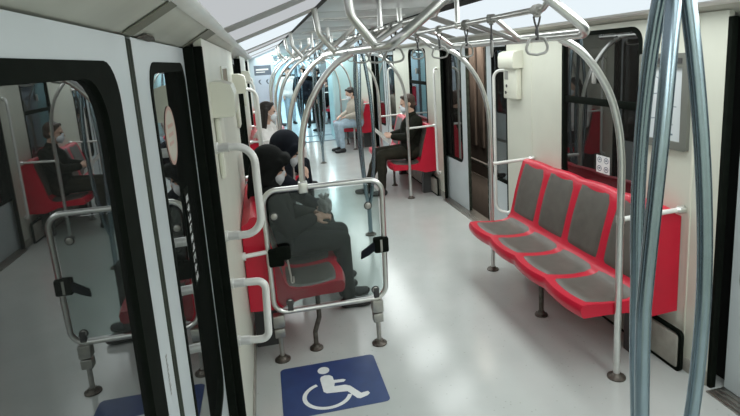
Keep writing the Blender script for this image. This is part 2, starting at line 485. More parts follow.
# ------------------------------------------------------------------ windows
wn = 1
for side, X, s in (('right', WR, 1),):
    for wc in (3.215, 7.425):

        e = empty('window_%d' % wn, (0, 0, 0), kind='structure'); wn += 1
        out, inn = rr(wc - .428, .852, wc + .428, 1.953, .095), rr(wc - .40, .88, wc + .40, 1.925, .08)
        obj('window_frame', plate([out, inn], .026, wallfr(X - s * .004, s)), 'rubber', e)
        obj('pane', plate([rr(wc - .41, .87, wc + .41, 1.93, .06)], .006, wallfr(X + s * .014, s)), 'winglass', e)
        bm = B(); box(bm, (X + s * .004, wc - .40, 1.452), (X + s * .016, wc + .40, 1.50), .003)
        obj('transom', bm, 'rubber', e)
        bm = B(); box(bm, (X - s * .012, wc + .02, 1.60), (X + s * .010, wc + .05, 1.68), .006)
        obj('latch', bm, 'plastic_grey', e)

# ------------------------------------------------------------------ benches (built on the right; s = -1 mirrors to the left)
PROF = [(.612, .384), (.597, .400), (.592, .438), (.606, .462), (.66, .462), (.74, .452), (.82, .446), (.90, .448), (.945, .462), (.972, .50),
        (.990, .57), (1.015, .68), (1.045, .79), (1.072, .88), (1.088, .925), (1.103, .946), (1.125, .953), (1.150, .945), (1.165, .92)]
TAIL = [(1.205, .90), (1.205, .335), (1.03, .325), (.97, .345), (.88, .375), (.76, .382)]
def prof(t):
    """t in [0, len-1] -> (d, z) and normal"""
    i = min(int(t), len(PROF) - 2); f = t - i
    a, b = PROF[i], PROF[i + 1]
    d, z = a[0] + (b[0] - a[0]) * f, a[1] + (b[1] - a[1]) * f
    tx, tz = b[0] - a[0], b[1] - a[1]; L = math.hypot(tx, tz)
    return d, z, -tz / L, tx / L
def shaped(t, u):
    """section point with the moulded waviness across one seat, u in [0, 1]"""
    d, z, nx, nz = prof(t); w = math.sin(PI * u) ** .8 if 0 < u < 1 else 0
    if t < 4.5: d -= .022 * w * min(1, (4.5 - t)); z -= .004 * w
    elif t < 8.5: z -= .010 * w
    elif t < 14: d += .012 * w
    if t > 13.5: z += .012 * w
    return d, z
def seat_unit(y0, n, w, s):
    bm = B(); rows = []
    NS = 12
    for j in range(n * NS + 1):
        u = (j % NS) / NS; y = y0 + w * j / NS
        ring = [shaped(t, u) for t in range(len(PROF))] + TAIL
        e = .012 if j in (0, n * NS) else 0
        rows.append([bm.verts.new((1 + s * d, y, z)) for d, z in ring])
    m = len(rows[0])
    for j in range(len(rows) - 1):
        for i in range(m): bm.faces.new((rows[j][i], rows[j][(i + 1) % m], rows[j + 1][(i + 1) % m], rows[j + 1][i]))
    bm.faces.new(rows[0]); bm.faces.new(rows[-1][::-1])
    return bm
def pad_bm(y0, w, s, t0, t1, mu0, mu1):
    bm = B(); G = 14; grid = []
    for a in range(G + 1):
        row = []
        for b in range(G + 1):
            x, y = a / G * 2 - 1, b / G * 2 - 1
            # square with softly rounded corners
            r = .22
            px, py = x * math.sqrt(1 - r * y * y / 2), y * math.sqrt(1 - r * x * x / 2)
            tt = t0 + (t1 - t0) * (py + 1) / 2
            mu = mu0 + (mu1 - mu0) * (py + 1) / 2
            u = .5 + (.5 - mu) * px
            d, z = shaped(tt, u); _, _, nx, nz = prof(tt)
            edge = max(abs(x), abs(y)); h = .006 if edge < .99 else -.004
            h += .004 * (1 - edge ** 2)
            row.append(bm.verts.new((1 + s * (d + nx * h), y0 + w * u, z + nz * h)))
        grid.append(row)
    for a in range(G):
        for b in range(G): bm.faces.new((grid[a][b], grid[a + 1][b], grid[a + 1][b + 1], grid[a][b + 1]))
    return bm
def flange(bm, x, y, r=.045):
    lathe(bm, [(r, 0.0), (r, .008), (r * .62, .016), (r * .5, .03), (.019, .032)], (x, y, 0))
    for a in (0, 2 * PI / 3, 4 * PI / 3): lathe(bm, [(.007, 0), (.007, .013), (.004, .015)], (x + r * .8 * math.cos(a), y + r * .8 * math.sin(a), 0), n=8)
    return bm
def bench(y0, n, w, s, label, legs, bent=False):
    r = empty('bench_seat', (1 + s * .9, y0 + n * w / 2, 0), label=label, cat='bench')
    off = r.location.copy()
    def add(nm, bm, m, par=None):
        for v in bm.verts: v.co -= off
        return obj(nm, bm, m, par or r, 40)
    add('seat_shell', seat_unit(y0, n, w, s), 'red')
    for i in range(n):
        add('seat_pad', pad_bm(y0 + i * w, w, s, 3.6, 8.6, .045, .05), 'pad')
        add('back_pad', pad_bm(y0 + i * w, w, s, 9.1, 14.2, .05, .075), 'pad')
    for y in legs:
        bm = B()
        if bent: tube(bm, fillet([(1 + s * .775, y + .0, .39), (1 + s * .775, y, .22), (1 + s * .81, y, .12), (1 + s * .81, y, .01)], .05), .016)
        else: tube(bm, [(1 + s * .785, y, .39), (1 + s * .785, y, .01)], .017)
        lg = add('leg', bm, 'rust')
        bm = B(); flange(bm, 1 + s * (.81 if bent else .785), y); add('leg_foot', bm, 'rust', lg)
    for y in (y0 + .16, y0 + n * w - .18):
        bm = plate([[(1.04, .0), (1.195, .0), (1.195, .345), (1.06, .345), (1.04, .2)]], .07, lambda u, v, q: (1 + s * u, y + q, v))
        add('rear_bracket', bm, 'dark_grey')
    return r
W4 = (4.045 - 2.43) / 4
bR = bench(2.43, 4, W4, 1, 'red four-seat bench with grey pads along the right wall, empty', [3.2])
bL = bench(3.235, 3, .4, -1, 'red three-seat bench behind the glass screen at left', [3.26], True)
bR2 = dup(bR, BAY, 'red bench with grey pads under the seated man reading a newspaper')
bR3 = dup(bR, 2 * BAY, 'distant red bench at the right end of the car beside the teal end panel')
bL2 = bench(2.43 + BAY, 4, W4, -1, 'distant red bench along the left wall under the woman in white', [3.2 + BAY])
bL3 = dup(bL2, BAY, 'farthest red bench on the left wall below the poster')

# heater boxes low on the wall under the benches
def heater(y0, y1, s, label):
    X = WR if s > 0 else WL
    r = empty('heater_box', (X, (y0 + y1) / 2, 0), label=label, cat='heater')
    f = lambda a: (a[0] - X, a[1] - (y0 + y1) / 2, a[2])
    obj('heater_case', box(B(), f((X - s * .06, y0, .02)), f((X - s * .009, y1, .22)), .015), 'kick', r)
    obj('heater_rim', plate([rr(y0 - r.location.y - .02, .0, y1 - r.location.y + .02, .25, .03), rr(y0 - r.location.y + .0, .02, y1 - r.location.y, .23, .025)], .02, lambda u, v, w: (-s * (.05 - w), u, v)), 'rubber', r)
    return r
hR = heater(2.36, 4.1, 1, 'dark heater box low on the wall under the empty red bench')
dup(hR, BAY, 'dark heater box low on the wall under the newspaper reader\'s bench')

# ------------------------------------------------------------------ grab poles with armrests
def arch_pts(s, y, z0, top=(.455, 1.905)):
    P = [(.81, z0)] + [(.81, z) for z in (1.0, 1.15) if z > z0 + .02] + [(.806, 1.28), (.785, 1.44), (.735, 1.60), (.655, 1.735), (.56, 1.84), top]
    out = []
    n = len(P)                                     # Catmull-Rom through the points
    V_ = [Vector((1 + s * d, y, z)) for d, z in P]
    V_ = [V_[0] * 2 - V_[1]] + V_ + [V_[-1] * 2 - V_[-2]]
    for i in range(1, len(V_) - 2):
        a, b, c, d = V_[i - 1:i + 3]
        for q in range(5):
            t = q / 5
            out.append(.5 * ((2 * b) + (c - a) * t + (2 * a - 5 * b + 4 * c - d) * t * t + (3 * b - a - 3 * c + d) * t ** 3))
    out.append(V_[-2]); return out
def grab_pole(s, y, label, arm=True, z0=.0, group=None):
    r = empty('grab_pole', (1 + s * .81, y, z0), label=label, cat='grab pole', group=group)
    off = r.location.copy()
    def add(nm, bm, m, par=None):
        for v in bm.verts: v.co -= off
        return obj(nm, bm, m, par or r, 50)
    add('arched_tube', tube(B(), arch_pts(s, y, z0), .019, 14), 'steel')
    if z0 < .1: add('floor_flange', flange(B(), 1 + s * .81, y, .05), 'rust')
    else:
        bm = B(); box(bm, (1 + s * .81 - .028, y - .028, z0 - .035), (1 + s * .81 + .028, y + .028, z0 + .035), .006); add('clamp', bm, 'steel')
    bm = B(); a = arch_pts(s, y, z0); tube(bm, [a[-3], a[-1]], .023, 14); add('joint_sleeve', bm, 'steel')
    if arm:
        bm = B(); tube(bm, [(1 + s * .81, y, .935), (1 + s * 1.165, y, .945)], .0135, 12)
        ar = add('armrest_bar', bm, 'white_metal')
        add('end_collar', lathe(B(), [(.024, 0), (.024, .03), (.016, .045)], (1 + s * 1.2, y, .945), (-s, 0, 0), 16), 'steel', ar)
        add('pole_collar', lathe(B(), [(.022, -.02), (.022, .02)], (1 + s * .81, y, .935), (0, 0, 1), 14), 'steel', ar)
    return r
gp1 = grab_pole(1, 2.412, 'arched steel grab pole at the near end of the empty red bench')
gp2 = grab_pole(1, 4.062, 'arched steel grab pole at the bench end beside the half-open door')
gp3 = dup(gp1, BAY, 'arched steel grab pole just in front of the man reading a newspaper')
gp4 = dup(gp2, BAY, 'arched steel grab pole behind the man reading a newspaper')
dup(gp1, 2 * BAY, 'distant arched pole at the near end of the right bench by the teal panel')
dup(gp2, 2 * BAY, 'farthest arched pole on the right, at the end of the last bench')
gl1 = grab_pole(-1, 3.19, 'arched steel grab pole rising from the clamp on top of the glass screen', False, 1.12)
gl2 = grab_pole(-1, 4.455, 'arched steel grab pole behind the two passengers on the near left bench')
gl3 = grab_pole(-1, 2.412 + BAY, 'arched steel grab pole in front of the woman in white')
gl4 = grab_pole(-1, 4.062 + BAY, 'arched steel grab pole behind the woman in white')
dup(gl3, BAY, 'distant arched pole on the left at the last bench, nearer one')
dup(gl4, BAY, 'farthest arched pole on the left, beside the poster')

# ------------------------------------------------------------------ overhead handrail frames
def rail_frame(s, y0, y1, label, extra, group=None):
    r = empty('overhead_handrail', (1 + s * .46, (y0 + y1) / 2, 1.905), label=label, cat='handrail', group=group)
    off = r.location.copy(); P = lambda d, y, z: Vector((1 + s * d, y, z)) - off
    R = .0215
    obj('outer_rail', tube(B(), fillet([P(.17, y0, 2.255), P(.17, y0, 2.13), P(.455, y0, 1.915), P(.455, y1, 1.915), P(.17, y1, 2.13), P(.17, y1, 2.255)], .075), R, 14), 'steel', r)
    obj('strap_rail', tube(B(), [P(.25, y0, 2.065), P(.25, y0 + .05, 2.035), P(.25, y1 - .05, 2.035), P(.25, y1, 2.065)], .0145, 12), 'steel', r)
    for y in (y0 + .55, y0 + 1.62):
        obj('cross_brace', tube(B(), [P(.25, y, 2.035), P(.455, y + .10, 1.905)], .0135, 10), 'steel', r)
        obj('cross_brace', tube(B(), [P(.25, y + .36, 2.035), P(.455, y + .12, 1.905)], .0135, 10), 'steel', r)
    for y in extra:
        h = obj('ceiling_hanger', tube(B(), fillet([P(.595, y, 2.235), P(.575, y, 2.06), P(.455, y + .02, 1.91)], .08), .021, 12), 'steel', r)
    bm = B()
    for y in (y0 + 1.1,): tube(bm, [P(.25, y, 2.035), P(.25, y, 2.255)], .015, 12); lathe(bm, [(.03, 0), (.03, .012)], P(.25, y, 2.245), (0, 0, 1), 16); lathe(bm, [(.021, -.02), (.021, .02)], P(.25, y, 2.035), (0, 1, 0), 14)
    obj('rail_hanger', bm, 'steel', r)
    return r
rfR = rail_frame(1, 2.165, 4.36, 'overhead steel handrail frame above the empty red bench, right side', [])
rfL = rail_frame(-1, 2.165, 4.60, 'overhead steel handrail frame above the glass screen, left side', [2.42, 3.75])
dup(rfR, BAY, 'overhead handrail frame above the newspaper reader, beyond the half-open door')
dup(rfL, BAY, 'overhead handrail frame above the woman in white on the left')
dup(rfR, 2 * BAY, 'farthest overhead handrail frame on the right of this car'); dup(rfL, 2 * BAY, 'farthest overhead handrail frame on the left of this car')

# hanging straps
def strap(x, y, rz, label, group=None):
    r = empty('hanging_strap', (x, y, 2.035), rz, label, 'hanging strap', group)
    bm = B(); lathe(bm, [(.021, -.022), (.024, -.018), (.024, .018), (.021, .022)], (0, 0, 0), Vector((math.sin(rz), math.cos(rz), 0)), 14)
    box(bm, (-.014, -.012, -.034), (.014, .012, -.012), .004)
    obj('rail_clamp', bm, 'plastic_grey', r)
    bm = B()
    for q in (-1, 1): tube(bm, [(q * .018, 0, -.03), (q * .012, 0, -.055), (0, 0, -.085)], .0045, 8)
    lathe(bm, [(.007, -.135), (.0085, -.125), (.0085, -.09), (.006, -.08)], (0, 0, 0), (0, 0, 1), 10)
    obj('strap_cord', bm, 'dark_grey', r)
    L = fillet([(0, 0, -.118), (.040, 0, -.126), (.070, 0, -.190), (0, 0, -.200), (-.070, 0, -.190), (-.040, 0, -.126), (0, 0, -.118)], .024, 4)
    obj('ring_handle', tube(B(), L[:-1], .0062, 10, True), 'plastic_grey', r)
    return r
xs, xl = 1.25, .75
s1 = strap(xs, 2.27, .15, 'grey ring strap nearest the camera on the right handrail')
for y, rz, lb in ((2.76, 1.2, 'second grey ring strap on the right handrail, turned edge-on, above the intercom'),
                  (3.12, .5, 'third grey ring strap on the right handrail'), (3.62, .1, 'fourth grey ring strap on the right handrail'), (4.15, .3, 'fifth grey ring strap, at the far end of the right handrail')):
    c = copy_tree(s1); c.location = (xs, y, 2.035); c.rotation_euler = (0, 0, rz); c['label'] = lb
for y, rz, lb in ((2.95, .2, 'ring strap nearest the camera on the left handrail'), (3.42, .4, 'second ring strap on the left handrail'), (3.95, .1, 'last ring strap on the near left handrail frame')):
    c = copy_tree(s1); c.location = (xl, y, 2.035); c.rotation_euler = (0, 0, rz); c['label'] = lb
for kk in (1, 2):
    for x, sd in ((xs, 'right'), (xl, 'left')):
        for j, y in enumerate((2.5, 3.1, 3.8)):
            c = copy_tree(s1); c.location = (x, y + kk * BAY, 2.035); c.rotation_euler = (0, 0, .2 + j * .3)
            c['label'] = 'small distant ring strap hanging from the %s handrail %s' % (sd, 'beyond the second doors' if kk == 1 else 'at the far end of the car')
            c['group'] = 'ring straps on the %s rail, %s' % (sd, 'second frame' if kk == 1 else 'last frame')

# ------------------------------------------------------------------ three-branched poles in the door areas
def trident(x, y, a0, label, group=None):
    r = empty('three_branched_pole', (x, y, 0), 0, label, 'grab pole', group)
    for q in range(3):
        a = a0 + q * 2 * PI / 3; pts = []
        for i in range(25):
            z = .34 + (2.06 - .34) * i / 24
            rad = .010 + .088 * max(0, math.cos(PI / 2 * (z - 1.2) / .86)) ** .75
            b_ = a + math.radians(22) * max(0, z - 1.2) / .75; pts.append((rad * math.cos(b_), rad * math.sin(b_), z))
        obj('branch_tube', tube(B(), pts, .0185, 14), 'trident', r)
    obj('lower_tube', tube(B(), [(0, 0, .01), (0, 0, .36)], .0225, 16), 'trident', r)
    obj('upper_tube', tube(B(), [(0, 0, 2.04), (0, 0, 2.256)], .0225, 16), 'trident', r)
    obj('floor_flange', flange(B(), 0, 0, .06), 'rust', r)
    return r
t1 = trident(.985, 1.142, math.radians(-41 + 8), 'large three-branched steel pole in the right foreground')
c = dup(t1, 5.38 - 1.142, 'three-branched steel pole in the middle of the aisle by the half-open door'); c.location.x = 1.0; c.rotation_euler.z = .5
c = dup(t1, 9.7 - 1.142, 'distant three-branched pole in the aisle near the end of the car'); c.location.x = 1.0

# ------------------------------------------------------------------ wheelchair bay: glass screen, floor sticker, wall handles
r = empty('glass_screen', (.31, 3.19, 0), label='steel-framed glass screen on posts behind the wheelchair floor sticker', cat='glass screen')
off = r.location.copy()
def add(nm, bm, m, par=None, sm=45):
    for v in bm.verts: v.co -= off
    return obj(nm, bm, m, par or r, sm)
YS = 3.19
F = [(-.055, .325), (.668, .325), (.685, 1.118), (-.06, 1.118)]
fp = fillet([(x, YS, z) for x, z in [((F[0][0] + F[1][0]) / 2, .325)] + F[1:] + [F[0]] + [((F[0][0] + F[1][0]) / 2, .325)]], .085, 8)
add('screen_frame', tube(B(), fp[:-1], .0165, 14, True), 'steel')
add('screen_pane', plate([rr(-.03, .352, .655, 1.092, .07)], .006, facefr(YS - .003)), 'shield')
for x, z in ((-.0, .955), (.585, .955), (.045, .385), (.597, .385)):
    bm = B(); lathe(bm, [(.020, .004), (.020, .010), (.014, .014)], (x, YS, z), (0, -1, 0), 16)
    b_ = add('pane_bolt', bm, 'dull_steel')
    bm = B(); box(bm, (x - .017, YS - .012, z - (.05 if z < .5 else -.02)), (x + .017, YS + .012, z + (.02 if z < .5 else .02) + (.0 if z < .5 else .11)), .004)
    bm2 = B(); lathe(bm2, [(.026, .002), (.026, .006)], (x, YS, z), (0, -1, 0), 16); bm.free(); add('bolt_washer', bm2, 'dark_grey', b_)
for x in (-.035, .603):
    pf = add('post', tube(B(), [(x, YS, .01), (x, YS, .31)], .015, 14), 'dull_steel')
    bm = B(); box(bm, (x - .036, YS - .034, .235), (x + .036, YS + .034, .315), .007); box(bm, (x - .033, YS - .03, .165), (x + .033, YS + .03, .225), .006); add('post_clamp', bm, 'dull_steel', pf)
    add('post_flange', flange(B(), x, YS, .05), 'rust', pf)
for x in (.045, .603): add('pane_lug', box(B(), (x - .018, YS - .016, .33), (x + .018, YS + .012, .40), .004), 'dark_grey')
bm = B(); tube(bm, [(-.058, YS, .735), (-.21, YS - .03, .735)], .014, 12); lathe(bm, [(.026, 0), (.026, .02)], (-.212, YS - .03, .735), (1, 0, 0), 14); add('wall_bracket', bm, 'white_metal')
# safety belt on the screen
o = empty('safety_belt', (.65, YS - .02, .69), label='black safety belt buckled round the right post of the glass screen', cat='belt')
bm = B(); box(bm, (-.045, -.025, -.05), (.05, .03, .05), .012); obj('belt_reel', bm, 'rubber', o)
bm = B(); merge(bm, plate([[(-.02, .02), (-.05, .022), (-.13, -.03), (-.135, -.075), (-.085, -.055), (-.02, -.015)]], .02, lambda u, v, w: (u, w - .02, v))); obj('belt_tongue', bm, 'navy', o)
bm = B(); tube(bm, [(.0, -.0, -.04), (.0, .0, .04)], .026, 12); obj('belt_loop', bm, 'dull_steel', o)
o.location.y = YS - .012
o = empty('safety_belt', (-.02, YS - .012, .70), label='black safety belt bundle on the left post of the glass screen', cat='belt')
bm = B(); box(bm, (-.04, -.03, -.06), (.055, .02, .055), .015); box(bm, (.0, -.035, -.02), (.10, .0, .07), .018); obj('belt_reel', bm, 'rubber', o)
bm = B(); tube(bm, fillet([(.075, -.03, -.02), (.085, -.035, -.12), (.085, -.03, -.17), (.10, -.03, -.17), (.10, -.03, -.13)], .01), .006, 8); obj('belt_buckle', bm, 'dull_steel', o)

# blue wheelchair sign on the floor
o = empty('floor_sticker', (.235, 2.82, .0005), label='blue floor sticker with a white wheelchair symbol', cat='floor sticker')
fl = lambda u, v, w: (u - .235, v - 2.82, w)
obj('sticker_sheet', plate([rr(-.058, 2.585, .532, 3.075, .03)], .0012, fl), 'blue', o)
bm = B()
fz = lambda u, v, w: (u - .235, v - 2.82, .0014 + w * .6)
merge(bm, plate([ell(.202, 2.985, .036, .037)], .001, fz))
ct = (.196, 2.737)
def arc(c, ru, rv, a0, a1, n=40): return [(c[0] + ru * math.cos(a0 + (a1 - a0) * i / n), c[1] + rv * math.sin(a0 + (a1 - a0) * i / n)) for i in range(n + 1)]
A0, A1 = math.radians(112), math.radians(345)
merge(bm, plate([arc(ct, .142, .128, A0, A1) + arc(ct, .118, .105, A1, A0)], .001, fz))
merge(bm, plate([[(.172, 2.90), (.180, 2.922), (.205, 2.932), (.232, 2.925), (.248, 2.905), (.25, 2.868), (.305, 2.862), (.320, 2.850), (.305, 2.834), (.252, 2.838),
                  (.245, 2.806), (.31, 2.802), (.335, 2.785), (.385, 2.700), (.425, 2.705), (.433, 2.685), (.418, 2.668), (.372, 2.652), (.355, 2.66), (.312, 2.738), (.195, 2.752), (.178, 2.772)]], .001, fz))
obj('wheelchair_symbol', bm, 'white', o)

# D-shaped wall handles beside the left door
def handle(pts, r, label, loc):
    h = empty('grab_bar', loc, label=label, cat='grab handle'); off = Vector(loc)
    P = [Vector(p) - off for p in pts]
    obj('handle_tube', tube(B(), fillet(P, r, 8), .0165, 14), 'white_metal', h)
    for p, q in ((P[0], P[1]), (P[-1], P[-2])):
        d = (q - p).normalized(); bm = B(); lathe(bm, [(.024, 0), (.024, .012), (.0195, .014), (.0195, .06)], p, d, 16); obj('handle_socket', bm, 'alu', h)
    return h
handle([(WL, 2.245, 1.545), (-.055, 2.225, 1.545), (-.055, 2.225, 1.165), (WL, 2.245, 1.165)], .075, 'upper D-shaped metal grab handle on the cream wall beside the left door', (WL, 2.235, 1.355))
handle([(WL, 2.235, .955), (-.065, 2.215, .955), (-.075, 2.215, .685), (WL, 2.235, .685)], .035, 'lower squarer metal grab handle on the cream wall beside the left door', (WL, 2.225, .82))
# tall bars beside the other doors
def tall_bar(side, y, q, label, out=.085):
    X, s = (WL, -1) if side == 'left' else (WR, 1)
    h = empty('tall_grab_bar', (X, y, 1.0), label=label, cat='grab bar')
    P = [Vector(p) - Vector((X, y, 1.0)) for p in ((X, y - q * .13, 1.68), (X - s * out, y, 1.68), (X - s * out, y, .33), (X, y - q * .13, .33))]
    obj('bar_tube', tube(B(), fillet(P, .09, 8), .0145, 12), 'white_metal', h)
    for p, t in ((P[0], P[1]), (P[-1], P[-2])):
        bm = B(); lathe(bm, [(.022, 0), (.022, .02)], p, (t - p).normalized(), 14); obj('bar_socket', bm, 'alu', h)
    return h
tall_bar('right', 4.66, 1, 'tall white grab bar between the half-open door and the intercom')
tall_bar('right', 6.42, -1, 'tall white grab bar on the far side of the half-open door')
tall_bar('right', 8.86, 1, 'distant tall grab bar on the right wall past the newspaper reader')
tall_bar('left', 4.50, 1, 'tall grab bar on the left wall just before the second left doors', .17)
tall_bar('left', 6.48, -1, 'tall grab bar on the left wall just after the second left doors', .13)
tall_bar('left', 8.75, 1, 'distant tall grab bar on the left wall before the third doors')

# emergency intercoms
def intercom(side, y0, label, plain=False):
    X, s = (WL, -1) if side == 'left' else (WR, 1)
    r = empty('intercom', (X, y0, 1.6 if not plain else 1.56), label=label, cat='intercom')
    bm = B()
    a, b = (0, .29) if not plain else (0, .27)
    prof_ = [(0, .25), (.045, .25), (.085, .235), (.095, .20), (.095, .115), (.085, .10), (0, .10)]
    va = [bm.verts.new((-s * d, a, z)) for d, z in prof_]; vb = [bm.verts.new((-s * d, b, z)) for d, z in prof_]
    for i in range(len(prof_)): bm.faces.new((va[i], va[(i + 1) % 7], vb[(i + 1) % 7], vb[i]))
    bm.faces.new(va); bm.faces.new(vb[::-1]); obj('hood', bm, 'cream2', r)
    obj('body', box(B(), (0, .02, -.17), (-s * (.055 if not plain else .025), b - .02, .10), .012), 'cream2', r)
    if not plain:
        obj('speaker_grille', box(B(), (-s * .053, .17, -.0), (-s * .058, .24, .075), .002), 'plastic_grey', r)
        for z in (-.055, -.115):
            bm = B(); lathe(bm, [(.014, 0), (.014, .006), (.009, .008)], (-s * .054, .2 + (.02 if z < -.1 else 0), z), (-s, 0, 0), 12); obj('button', bm, 'dark_grey', r)
    return r
intercom('right', 4.255, 'cream intercom with small grille and two buttons on the white pillar at right').rotation_euler = (0, 0, 0)
intercom('left', 2.33, 'cream hooded box on the wall above the upper grab handle', True)
intercom('left', 4.25, 'second cream hooded box on the left wall, before the second doors', True)
intercom('left', 6.55, 'third cream hooded box on the left wall, after the second doors', True)
for y, z in ((3.62, 0),):
    o = empty('wall_hatch', (WL, 3.34, 1.815), label='small square brownish hatch high on the cream left wall', cat='hatch')
    obj('hatch_rim', plate([rect(-.26, -.06, .26, .06), rect(-.22, -.045, .22, .045)], .008, lambda u, v, w: (w, u, v)), 'cream2', o)
    obj('hatch_plate', plate([rect(-.22, -.045, .22, .045)], .002, lambda u, v, w: (w + .001, u, v)), 'hatch', o)

# metro map in its frame, sticker on the window
o = empty('map_frame', (WR, 2.595, 1.53), label='grey-framed metro line map on the right wall beside the window', cat='wall map')
wf = lambda u, v, w: (-w, u - 2.595, v - 1.53)
obj('map_border', plate([rr(2.405, 1.265, 2.785, 1.79, .015), rect(2.452, 1.31, 2.748, 1.715)], .022, wf), 'frame', o)
obj('map_sheet', plate([rect(2.445, 1.30, 2.755, 1.725)], .006, wf), 'paper', o)
bm = B()
fm = lambda u, v, w: (-.0062 - w * .5, u - 2.595, v - 1.53)
def stroke(pts, t=.0022):
    for a, b in zip(pts, pts[1:]):
        a, b = Vector(a), Vector(b); n = (b - a).normalized(); n = Vector((-n.y, n.x)) * t
        merge(bm, plate([[tuple(a + n), tuple(a - n), tuple(b - n), tuple(b + n)]], .001, fm))
stroke([(2.71, 1.42), (2.63, 1.43), (2.56, 1.50), (2.50, 1.50)]); stroke([(2.60, 1.60), (2.60, 1.40), (2.52, 1.40)]); stroke([(2.72, 1.56), (2.58, 1.575), (2.52, 1.55)]); stroke([(2.66, 1.66), (2.55, 1.62)])
for u in range(4): stroke([(2.60 - u * .022, 1.345), (2.585 - u * .022, 1.345)], .005)
obj('map_lines', bm, 'slate', o)
bm = B(); merge(bm, plate([rect(2.455, 1.735, 2.745, 1.765)], .003, lambda u, v, w: (-.022 - w, u - 2.595, v - 1.53)))
obj('frame_strip', bm, 'dark_grey', o)
o = empty('window_sticker', (WR + .0125, 3.155, 1.055), label='small white sticker with four printed pictograms on the lower corner of the right window', cat='sticker')
obj('sticker_sheet', plate([rect(-.072, -.06, .072, .06)], .001, lambda u, v, w: (-w, u, v)), 'white', o)
bm = B()
for u in (-.036, .036):
    for v in (-.03, .03):
        merge(bm, plate([ell(u, v, .024, .020, 20), ell(u, v, .019, .015, 20)], .0006, lambda a, b, w: (-.0012 - w, a, b)))
        merge(bm, plate([rect(u - .010, v - .004, u + .010, v + .006)], .0006, lambda a, b, w: (-.0012 - w, a, b)))
obj('pictograms', bm, 'slate', o)
# seam strips on the right wall
bm = B(); box(bm, (WR - .004, 2.37, .1), (WR, 2.385, 1.97), .001); box(bm, (WR - .003, 4.10, .95), (WR, 4.108, 1.97), .001)
st('trim_%d' % k, bm, 'cream2'); k += 1

# ceiling vents
v0 = empty('ceiling_vent', (1.0, 3.0, 2.252), label='flat slotted vent in the ceiling centre, nearest the camera', cat='ceiling vent')
obj('vent_frame', plate([rect(-.40, -.10, .40, .10), rect(-.37, -.075, .37, .075)], .012, lambda u, v, w: (u, v, -w)), 'alu', v0)
bm = B()
for j in range(7): box(bm, (-.37, -.07 + j * .022, -.008), (.37, -.058 + j * .022, -.001))
obj('vent_slats', bm, 'plastic_grey', v0)
for dy, lb in ((2.1, 'second slotted vent in the ceiling centre'), (4.2, 'third slotted vent in the ceiling centre'), (6.3, 'fourth slotted ceiling vent, toward the end of the car')):
    dup(v0, dy, lb)

# ------------------------------------------------------------------ end of the car, gangway and the next car
st('wall_end_left', box(B(), (-.34, YE, 0), (.33, YE + .05, 2.3)), 'paleblue')
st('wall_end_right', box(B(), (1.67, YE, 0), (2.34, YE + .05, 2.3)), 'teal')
st('wall_end_top', box(B(), (.33, YE, 2.06), (1.67, YE + .05, 2.3)), 'paleblue')
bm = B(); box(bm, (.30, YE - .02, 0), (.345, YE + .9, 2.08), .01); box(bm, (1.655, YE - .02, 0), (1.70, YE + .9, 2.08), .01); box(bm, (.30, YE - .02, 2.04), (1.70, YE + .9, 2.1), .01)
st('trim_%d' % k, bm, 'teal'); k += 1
bm = B(); box(bm, (.34, YE - .12, .0), (1.66, YE - .06, .012)); box(bm, (.34, YE + .86, .0), (1.66, YE + .92, .012))
st('trim_%d' % k, bm, 'slate'); k += 1
o = empty('end_wall_poster', (.075, YE - .002, 1.33), label='tall pale blue poster with dark header on the far left end wall', cat='poster')
obj('poster_sheet', plate([rect(-.20, -.53, .20, .53)], .002, lambda u, v, w: (u, -w, v)), 'poster', o)
bm = B(); merge(bm, plate([rect(-.19, .30, .19, .52)], .001, lambda u, v, w: (u, -.0025 - w, v)))
for q in (-1, 1):
    merge(bm, plate([[(q * .085 - .02, .19), (q * .085 + .03, .21), (q * .085 + .0, .15), (q * .085 + .035, .09), (q * .085 - .005, .10), (q * .085 - .035, .15)]], .001, lambda u, v, w: (u, -.0025 - w, v)))
obj('poster_print', bm, 'slate', o)
bm = B(); merge(bm, plate([rect(-.15, .41, .13, .445)], .001, lambda u, v, w: (u, -.0038 - w, v))); merge(bm, plate([rect(-.15, .36, .05, .38)], .001, lambda u, v, w: (u, -.0038 - w, v)))
obj('poster_heading', bm, 'white', o)

Y2, Y3 = YE + .9, 27.0
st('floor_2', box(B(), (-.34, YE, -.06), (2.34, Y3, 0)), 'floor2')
for nm, a, b in (('wall_far_left', (-.30, Y2, 0), (-.21, Y3, 2.05)), ('wall_far_right', (2.21, Y2, 0), (2.30, Y3, 2.05)), ('wall_far_end', (-.3, Y3, 0), (2.3, Y3 + .05, 2.3))):
    bm = box(B(), a, b)
    if 'side' in nm: pass
    st(nm, bm, 'paleblue')
st('ceiling_2', box(B(), (-.3, YE, 2.26), (2.3, Y3, 2.3)), 'ceil')
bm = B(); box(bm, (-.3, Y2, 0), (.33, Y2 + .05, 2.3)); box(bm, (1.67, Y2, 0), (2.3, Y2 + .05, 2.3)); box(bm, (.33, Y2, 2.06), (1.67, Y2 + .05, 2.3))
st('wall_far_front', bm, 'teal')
NXT = 13.4
for s, sd in ((-1, 'left'), (1, 'right')):
    tag(obj('ceiling_light_panel', slant(Y2 + .1, Y3 - .1, s), 'light2'), 'cool lit ceiling panel on the %s side of the next car' % sd, 'ceiling light')
    bm = B()
    for dd in (14.68, 18.9, 23.1):
        X = WL if s < 0 else WR
        box(bm, (X - s * .004, dd - .86, .02), (X, dd + .86, 1.95)); 
    st('trim_%d' % k, bm, 'dark_grey'); k += 1
